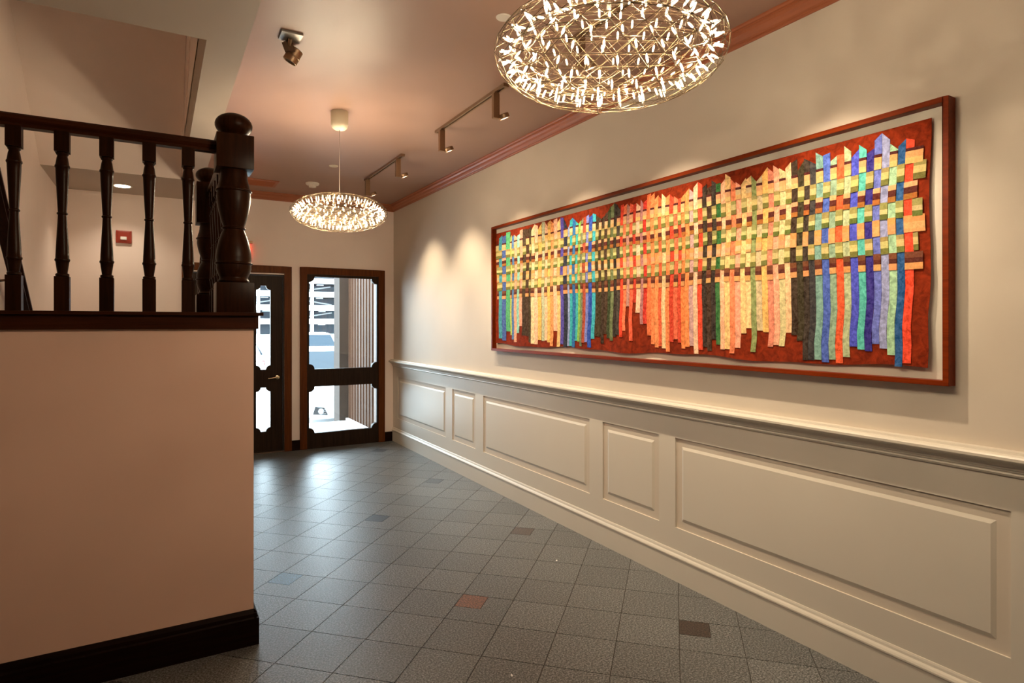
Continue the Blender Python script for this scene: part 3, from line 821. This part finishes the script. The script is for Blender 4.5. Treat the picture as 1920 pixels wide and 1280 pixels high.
# ------------------------------------------------------------------ track lights over the quilt
HEADS = []
def track(y0, y1, heads, x, label):
    t = thing('track_light', label, 'track light', (x, (y0+y1)/2, ZC), 'bronze track lights along the right wall')
    m_ = MB(); m_.box(x-0.019, x-0.006, y0, y1, ZC-0.020, ZC-0.0002); m_.box(x+0.006, x+0.019, y0, y1, ZC-0.020, ZC-0.0002); m_.box(x-0.006, x+0.006, y0, y1, ZC-0.012, ZC-0.0002, 1)
    for ye in (y0, y1): m_.box(x-0.020, x+0.020, ye-0.012, ye+0.012, ZC-0.022, ZC-0.0002)
    m_.build('mounting_rail', [M['nickel'], M['slot']], t, 0)
    for y in heads:
        hx = x + 0.004
        m_ = MB(); m_.box(hx-0.034, hx+0.012, y-0.016, y+0.016, ZC-0.196, ZC-0.030); m_.box(hx-0.024, hx+0.012, y-0.012, y+0.012, ZC-0.030, ZC-0.018)
        hd = m_.build('lamp_head', M['nickel'], t, 0.003)
        ax = Vector((0.42, 0, -0.91)).normalized()          # aim: down and into the wall
        c = Vector((hx+0.048, y-0.004, ZC-0.172))
        m_ = MB(); m_.lathe([(0.036,-0.016),(0.040,-0.012),(0.040,0.013),(0.037,0.016),(0.032,0.016),(0.032,0.011)], c, 20, 0, ax)
        m_.tube([(hx,y-0.004,ZC-0.178),(hx+0.040,y-0.004,ZC-0.176)], 0.008, 10)
        pk = m_.build('puck', M['nickel'], hd)
        m_ = MB(); m_.lathe([(0.0315,0.0115),(0.0315,0.0125),(0.014,0.0150)], c, 18, 0, ax); m_.build('lens', M['lens'], hd)
        HEADS.append((c + ax*0.026, y))
track(5.40, 6.54, (5.50, 6.46), 1.966, 'shorter-looking bronze track with two lamp heads, farthest along the ceiling')
track(3.48, 4.60, (3.60, 4.50), 1.976, 'bronze track with two lamp heads between the two chandeliers')
track(1.58, 2.76, (1.68, 2.66), 1.985, 'bronze track light half hidden behind the near chandelier')

# single ceiling spot
sp = thing('ceiling_spotlight', 'single bronze cylinder spotlight on a square steel plate, upper left of the corridor ceiling', 'spotlight', (0.630, 3.49, ZC))
m_ = MB(); m_.box(0.574, 0.686, 3.434, 3.546, ZC-0.012, ZC-0.0002); m_.build('mounting_plate', M['plate'], sp, 0.002)
m_ = MB(); m_.tube([(0.630,3.50,ZC-0.012),(0.632,3.545,ZC-0.030)], 0.010, 12); m_.build('stem', M['nickel'], sp)
ax = Vector((-0.42, 0.22, -0.86)).normalized(); cc = Vector((0.665, 3.600, ZC-0.056))
sd = ax.cross(Vector((0,1,0.2))).normalized()
m_ = MB(); m_.obox((0.632, 3.560, ZC-0.036), (0.020,0.012,0.006), (-0.008,0.016,0), (0.010,0.004,-0.024)); m_.build('bracket', M['nickel2'], sp, 0.002)
m_ = MB(); m_.lathe([(0.034,-0.036),(0.040,-0.032),(0.040,0.006),(0.043,0.008),(0.043,0.012),(0.040,0.014),(0.040,0.044),(0.036,0.046),(0.034,0.036)], cc, 26, 0, ax); hd = m_.build('lamp_housing', M['nickel'], sp)
m_ = MB(); m_.lathe([(0.0335,0.035),(0.0335,0.037)], cc, 20, 0, ax); m_.build('lamp_glass', M['slot'], sp)

# detectors, plates, vent, downlight
sm = thing('smoke_detector', 'white round smoke detector on the copper ceiling beside the air vent', 'smoke detector', (1.50, 7.02, ZC))
m_ = MB(); m_.lathe([(0.073,0),(0.073,-0.012),(0.064,-0.022),(0.050,-0.026)][::-1], (1.50,7.02,ZC-0.0002), 28); m_.build('base', M['white'], sm)
m_ = MB(); m_.lathe([(0.020,-0.052),(0.036,-0.048),(0.040,-0.040),(0.038,-0.026)], (1.50,7.02,ZC), 24); m_.build('sensor_cap', M['white'], sm)
def disc(x, y, r, label, mat):
    m_ = MB(); m_.lathe([(r*0.55,-0.008),(r*0.9,-0.006),(r,-0.002),(r,-0.0002)], (x,y,ZC), 28)
    return tag(m_.build('ceiling_sprinkler_cover', mat), label, 'sprinkler cover', 'round sprinkler covers in the ceiling')
disc(1.52, 6.15, 0.044, 'small flat round cover plate in the ceiling by the far chandelier cord', M['canopy'])
disc(1.54, 2.73, 0.040, 'flat white round cover plate beside the near chandelier', M['white'])
ve = thing('air_vent', 'copper-painted slotted air vent in the ceiling near the end wall', 'vent', (0.98, 7.27, ZC))
m_ = MB(); x0, x1, y0, y1 = 0.78, 1.165, 7.11, 7.43
for a in ((x0,x1,y0,y0+0.03),(x0,x1,y1-0.03,y1),(x0,x0+0.03,y0+0.03,y1-0.03),(x1-0.03,x1,y0+0.03,y1-0.03)): m_.box(*a, ZC-0.010, ZC-0.0002)
m_.build('vent_frame', M['crown'], ve)
m_ = MB(); m_.box(x0+0.03, x1-0.03, y0+0.03, y1-0.03, ZC-0.002, ZC-0.0004); m_.build('backing', M['slot'], ve)
for i in range(7):
    q = MB(); yc = y0+0.055+i*0.035; q.obox((0.9725, yc, ZC-0.007), (0.162,0,0), (0,0.0075,-0.004), (0,0.0004,0.001)); q.build('slat', M['crown'], ve)
dl = thing('recessed_downlight', 'small lit recessed downlight in the stair soffit above the red alarm', 'downlight', (-0.31, 7.37, ZS))
m_ = MB(); m_.lathe([(0.070,-0.001),(0.086,-0.005),(0.090,-0.0002)], (-0.31,7.37,ZS), 28); m_.build('trim_ring', M['white'], dl)
m_ = MB(); m_.lathe([(0.068,-0.006),(0.068,-0.0015)], (-0.31,7.37,ZS), 28); m_.build('lens', M['lens'], dl)
# fire alarm on the end wall
fa = thing('fire_alarm', 'square red fire alarm strobe with a clear lens on the end wall', 'fire alarm', (-0.313, YE, 2.49))
m_ = MB(); m_.box(-0.386, -0.242, YE-0.030, YE-0.0002, 2.424, 2.560); m_.build('wall_mount', M['red'], fa, 0.006)
m_ = MB(); m_.box(-0.368, -0.260, YE-0.036, YE-0.030, 2.440, 2.548); m_.build('face_plate', M['red'], fa, 0.003)
m_ = MB(); m_.box(-0.345, -0.287, YE-0.050, YE-0.036, 2.458, 2.492); m_.build('strobe_lens', M['flash'], fa, 0.006)
# exit sign above the door
ex = thing('exit_sign', 'clear exit sign with glowing red letters above the door, mostly behind the newel', 'exit sign', (0.84, YE-0.05, 2.40))
m_ = MB(); m_.box(0.670, 0.970, YE-0.060, YE-0.0002, 2.500, 2.530); m_.build('housing', M['nickel'], ex, 0.003)
m_ = MB(); m_.box(0.670, 0.970, YE-0.034, YE-0.028, 2.290, 2.500); m_.build('panel', M['acrylic'], ex)
def letters(word, x0, z0, w, h, s, gap, y0, y1):
    m_ = MB()
    for k, ch in enumerate(word):
        x = x0 + k*(w+gap)
        def bar(a, b_):
            p, q = Vector((x+a[0]*w,0,z0+a[1]*h)), Vector((x+b_[0]*w,0,z0+b_[1]*h)); d = (q-p).normalized(); n = Vector((-d.z,0,d.x))
            m_.obox((p+q)/2 + Vector((0,(y0+y1)/2,0)), d*((q-p).length/2+s/2*0.9), Vector((0,(y1-y0)/2,0)), n*s/2)
        if ch == 'E':
            bar((0.1,0),(0.1,1)); bar((0.1,0),(1,0)); bar((0.1,0.5),(0.85,0.5)); bar((0.1,1),(1,1))
        if ch == 'X': bar((0.05,0),(0.95,1)); bar((0.05,1),(0.95,0))
        if ch == 'I': bar((0.5,0),(0.5,1))
        if ch == 'T': bar((0.5,0),(0.5,1)); bar((0,1),(1,1))
    return m_
letters('EXIT', 0.695, 2.325, 0.050, 0.140, 0.016, 0.018, YE-0.0345, YE-0.0275).build('letters', M['exit'], ex)
# two tiny white flecks lying on the floor
for i, (x, y, a, lab) in enumerate(((2.26,3.30,0.4,'tiny white fleck on the floor tiles, the one nearer the wainscot'),(1.35,2.32,1.1,'tiny white fleck at the bottom edge of the photo'))):
    m_ = MB(); ca, sa = math.cos(a)*0.010, math.sin(a)*0.010
    m_.add([(x-ca,y-sa,0.0006),(x+sa*0.5,y-ca*0.6,0.0006),(x+ca,y+sa,0.004),(x-sa*0.6,y+ca*0.5,0.003),(x-ca,y-sa,0.0014),(x+sa*0.5,y-ca*0.6,0.0014),(x+ca,y+sa,0.0048),(x-sa*0.6,y+ca*0.5,0.0038)],
           [(3,2,1,0),(4,5,6,7),(0,1,5,4),(1,2,6,5),(2,3,7,6),(3,0,4,7)])
    tag(m_.build('white_fleck', M['fleck']), lab, 'paper scrap', 'white flecks on the floor')

# ------------------------------------------------------------------ outside the door
SZ = -0.45
a = MB(); a.box(-1.6, 2.80, 7.957, 9.90, -0.30, -0.012); struct('path', a, M['conc'], label='pale concrete floor of the entrance recess')
s = MB(); s.box(-60, 90, 9.90, 160, SZ-0.2, SZ); s.box(-60, -1.6, 7.957, 9.9, SZ-0.2, SZ); struct('street', s, M['street'])
rb = MB(); n = 13; P = []
for i in range(n):
    y = 7.96 + (9.90-7.96)*i/n; p = (9.90-7.96)/n
    P += [(2.712, y), (2.712, y+p*0.5), (2.680, y+p*0.62), (2.680, y+p*0.88)]
P += [(2.712, 9.90), (2.80, 9.90), (2.80, 7.96)]
rb.prism(P, 'z', -0.012, 3.1); struct('wall_entry', rb, M['rib'], label='ribbed metal side wall of the entrance recess')
p_ = MB(); p_.box(2.540, 2.80, 9.90, 10.25, SZ, 3.6); struct('pillar_entry', p_, M['pier'])
p_ = MB(); p_.box(2.80, 9.0, 9.95, 10.25, SZ, 3.6); p_.box(-1.75, -1.6, 7.957, 10.0, SZ, 3.6); struct('wall_outside', p_, M['pier'])
t_ = MB(); t_.box(2.640, 2.680, 7.96, 9.90, -0.012, 0.03); struct('trim_5', t_, M['garage'], 0, None, 'pale curb strip under the ribbed wall')

# car park across the street
gz = [-0.45 + 2.70*i for i in range(8)]
pg = thing('parking_garage', 'white multi-storey car park across the street behind the parked cars', 'building', (27, 125, SZ))
GX0, GX1 = -3.6, 71.4
for i in range(5):
    m_ = MB(); z = 0.0 + 2.70*i
    m_.box(GX0, GX1, 125.0, 125.3, z-1.05+2.62, z+2.62); m_.build('parapet', M['garage'], pg)
    m_ = MB(); m_.box(GX0, GX1, 125.3, 140, z+1.55+0.15, z+1.55+0.4); m_.build('deck', M['garage_d'], pg)
for i in range(16):
    m_ = MB(); x = -3.6 + 5.0*i; m_.box(x, x+0.55, 124.9, 125.5, SZ, 13.5); m_.build('column', M['garage'], pg)
m_ = MB(); m_.box(GX0, GX1, 136, 136.3, SZ, 13.4); m_.build('back_wall', M['garage_d'], pg)
for k, (fx, fl_) in enumerate(((29.3,0),(24.3,1),(29.4,1),(18.6,1),(28.9,2),(18.3,2),(23.4,2),(29.0,3),(18.9,3))):
    m_ = MB(); zz = 2.7*fl_ + 1.35; m_.box(fx-0.8, fx+0.6, 128, 128.3, zz, zz+0.22); m_.build('ceiling_lamp', M['garage'], pg)
for k, (fx, fl_, s_) in enumerate(((28.5,1,1),(28.5,2,-1),(18.4,2,1),(23.6,1,-1),(28.2,3,1))):
    m_ = MB(); zz = 2.7*fl_; m_.obox((fx,130,zz+0.7), (3.2,0,0.55*s_), (0,0.2,0), (0,0,0.13)); m_.build('ramp_edge', M['street'], pg)

def car(x, y, heading, label, tall=1.50, wid=1.80, length=4.4):
    """front faces -Y when heading = 1, rear faces -Y when heading = -1"""
    t = thing('car', label, 'car', (x, y + length/2, SZ), 'cars parked across the pavement')
    # sections from front to back: (distance, z low, z belt, z roof, half width belt, half width roof)
    S = [(0.00,0.34,0.62,0.66,0.66,0.52),(0.06,0.24,0.72,0.78,0.80,0.66),(0.28,0.20,0.80,0.86,0.87,0.72),(0.70,0.20,0.86,0.93,0.90,0.74),(1.15,0.20,0.90,0.99,0.90,0.74),
         (1.95,0.20,0.93,tall-0.05,0.90,0.60),(2.40,0.20,0.94,tall,0.90,0.60),(3.30,0.20,0.95,tall-0.02,0.90,0.58),(4.05,0.22,0.95,1.06 if tall < 1.6 else tall-0.15,0.87,0.58),(4.32,0.28,0.88,0.96,0.80,0.56),(4.40,0.38,0.78,0.82,0.70,0.50)]
    k = length/4.4; wk = wid/1.8; V = []; F = []
    def Y(d): return y + d*k if heading > 0 else y + length - d*k
    sx = 1 if heading > 0 else -1
    for d, zl, zb_, zr, hb, hr_ in S:
        for px, pz in ((-hb*0.86,zl),(-hb*0.98,zl+0.12),(-hb,(zl+zb_)/2),(-hb*0.96,zb_),(-hr_,zr-0.03),(-hr_*0.75,zr),(hr_*0.75,zr),(hr_,zr-0.03),(hb*0.96,zb_),(hb,(zl+zb_)/2),(hb*0.98,zl+0.12),(hb*0.86,zl)):
            V.append((x + sx*px*wk, Y(d), SZ+pz))
    n = 12
    for i in range(len(S)-1):
        for j in range(n): F.append((i*n+j, i*n+(j+1)%n, (i+1)*n+(j+1)%n, (i+1)*n+j))
    F.append(tuple(range(n))); F.append(tuple(len(S)*n-1-j for j in range(n)))
    m_ = MB(); m_.add(V, F, 0, None, True); m_.build('body', M['carw'], t, 0, None, 50)
    def P(d, px, pz): return (x + sx*px*wk, Y(d), SZ+pz)
    def slab(nm, pts, off, mat):
        q = MB(); A_ = [Vector(p) for p in pts]; nn = (A_[1]-A_[0]).cross(A_[2]-A_[0]).normalized()
        c_ = sum(A_, Vector())/len(A_)
        if nn.dot(c_ - Vector((x, y+length/2, SZ+0.8))) < 0: nn = -nn
        l_ = len(A_); q.add([p+nn*off for p in A_] + [p-nn*0.01 for p in A_], [tuple(range(l_)), tuple(range(l_,2*l_))[::-1]] + [(i,(i+1)%l_,l_+(i+1)%l_,l_+i) for i in range(l_)])
        return q.build(nm, mat, t)
    slab('windshield', [P(1.22,-0.70,1.03),P(1.22,0.70,1.03),P(1.90,0.56,tall-0.09),P(1.90,-0.56,tall-0.09)], 0.012, M['carg'])
    if tall < 1.6: slab('rear_window', [P(3.42,-0.54,tall-0.08),P(3.42,0.54,tall-0.08),P(3.98,0.56,1.12),P(3.98,-0.56,1.12)], 0.02, M['carg'])
    else: slab('rear_window', [P(4.10,-0.56,tall-0.24),P(4.10,0.56,tall-0.24),P(4.30,0.62,1.02),P(4.30,-0.62,1.02)], 0.03, M['carg'])
    for s_ in (-1,1):
        slab('side_window', [P(1.65,s_*0.80,1.02),P(3.55,s_*0.80,1.02),P(3.15,s_*0.625,tall-0.10),P(2.1,s_*0.635,tall-0.11)], 0.02, M['carg'])
        slab('headlight', [P(0.07,s_*0.44,0.66),P(0.13,s_*0.74,0.70),P(0.22,s_*0.80,0.80),P(0.10,s_*0.48,0.745)], 0.012, M['lampg'])
        slab('tail_light', [P(4.34,s_*0.50,0.74),P(4.34,s_*0.76,0.74),P(4.31,s_*0.76,0.88),P(4.34,s_*0.50,0.86)], 0.03, M['tail'])
        f_ = slab('fog_lamp', [P(-0.014,s_*0.50,0.315),P(0.038,s_*0.76,0.335),P(0.034,s_*0.72,0.475),P(-0.012,s_*0.57,0.455)], 0.016, M['carb'])
        q = MB(); q.lathe([(0.052,0),(0.052,0.012),(0.034,0.014),(0.034,0.006)], P(-0.014,s_*0.625,0.392), 18, 0, (0,-sx,0)); q.build('lamp_ring', M['lampg'], f_)
        q = MB()
        for b_ in range(3): q.box(x+sx*s_*0.57*wk-0.03, x+sx*s_*0.57*wk+0.03, Y(-0.03)-0.004, Y(-0.03)+0.004, SZ+0.345+b_*0.035, SZ+0.355+b_*0.035)
        q.build('grille_bar', M['rim'], f_)
        for d in (0.85, 3.45):
            q = MB(); q.lathe([(0.20,0),(0.29,0.02),(0.315,0.05),(0.315,0.16),(0.29,0.19),(0.20,0.21)], P(d, s_*0.915 - (0.21 if s_*sx > 0 else 0)*sx*0 , 0.315), 24, 0, (-s_*sx,0,0)); wh = q.build('wheel', M['tyre'], t)
            q = MB(); q.lathe([(0.19,-0.004),(0.19,0.01)], P(d, s_*0.915, 0.315), 20, 0, (-s_*sx,0,0)); q.build('rim', M['rim'], wh)
        q = MB(); q.box(*sorted((P(1.5,s_*0.88,0)[0], P(1.5,s_*1.04,0)[0])), *sorted((Y(1.42),Y(1.52))), SZ+0.98, SZ+1.10); q.build('wing_mirror', M['carw'], t, 0.02)
    slab('grille', [P(0.03,-0.36,0.40),P(0.03,0.36,0.40),P(0.03,0.32,0.56),P(0.03,-0.32,0.56)], 0.02, M['carb'])
    return t
car(3.235, 11.50, 1, 'white car parked nose-on just outside the window, fog lamp visible')
car(4.62, 19.5, 1, 'taller white car farther off, bluish windshield seen through the window', 1.72)
car(2.10, 20.0, -1, 'white car seen rear-on through the narrow door glass, red tail light', 1.50)

# ------------------------------------------------------------------ lights, sky, camera
def spot(loc, aim, watts, size, blend, col, r=0.02):
    l = bpy.data.lights.new('spot', 'SPOT'); l.energy = watts; l.spot_size = math.radians(size); l.spot_blend = blend
    l.color = col; l.shadow_soft_size = r
    o = bpy.data.objects.new('track_lamp_light', l); COL.objects.link(o); o.location = loc
    o.rotation_euler = (Vector(aim) - Vector(loc)).to_track_quat('-Z','Y').to_euler()
    return o
WARM = (1.0, 0.80, 0.55)
for c, y in HEADS:
    spot(c, (XR, y, 1.28), 112, 78, 0.9, WARM, 0.022)
for y in (0.70, -0.35):
    spot((2.04, y, 2.93), (XR, y, 1.28), 22, 78, 0.9, WARM, 0.022)
spot((-0.31, 7.37, ZS-0.02), (-0.31, 7.37, 0), 26, 120, 0.8, (1.0,0.84,0.64), 0.05)
for p, wt in GLOW:
    l = bpy.data.lights.new('bulb_glow', 'POINT'); l.energy = wt; l.color = (1.0, 0.81, 0.55); l.shadow_soft_size = 0.0045
    o = bpy.data.objects.new('bulb_glow', l); COL.objects.link(o); o.location = p
def portal(x0, x1, z0, z1):
    l = bpy.data.lights.new('daylight_portal', 'AREA'); l.shape = 'RECTANGLE'; l.size = x1-x0; l.size_y = z1-z0
    l.cycles.is_portal = True
    o = bpy.data.objects.new('daylight_portal', l); COL.objects.link(o); o.location = ((x0+x1)/2, YE+0.10, (z0+z1)/2)
    o.rotation_euler = (-PI/2, 0, 0)
portal(1.60, 2.51, 0.15, 2.17); portal(1.0, 1.2, 0.2, 2.05); portal(0.46, 0.65, 0.2, 2.05)
W = bpy.data.worlds.new('sky'); SC.world = W; W.use_nodes = True
bg = W.node_tree.nodes['Background']; bg.inputs['Color'].default_value = (0.70,0.87,1.0,1); bg.inputs['Strength'].default_value = 18.0

cam = bpy.data.cameras.new('camera'); co = bpy.data.objects.new('camera', cam); COL.objects.link(co)
cam.sensor_fit = 'HORIZONTAL'; cam.sensor_width = 36.0; cam.lens = 36.0*1141.33/1920
cam.shift_y = (607.53-640)/1920
cam.clip_start = 0.05; cam.clip_end = 500
co.location = (0,0,1.55); co.rotation_euler = (PI/2, 0, -math.radians(30.2153))
SC.camera = co
SC.view_settings.view_transform = 'Standard'; SC.view_settings.look = 'None'
SC.view_settings.gamma = 1.0; SC.view_settings.use_curve_mapping = False; SC.view_settings.exposure = 0.0
SC.cycles.use_denoising = True; SC.cycles.max_bounces = 10; SC.cycles.diffuse_bounces = 6; SC.cycles.transparent_max_bounces = 12
SC.cycles.sample_clamp_indirect = 4.0; SC.cycles.sample_clamp_direct = 0.0; SC.cycles.caustics_reflective = False; SC.cycles.caustics_refractive = False
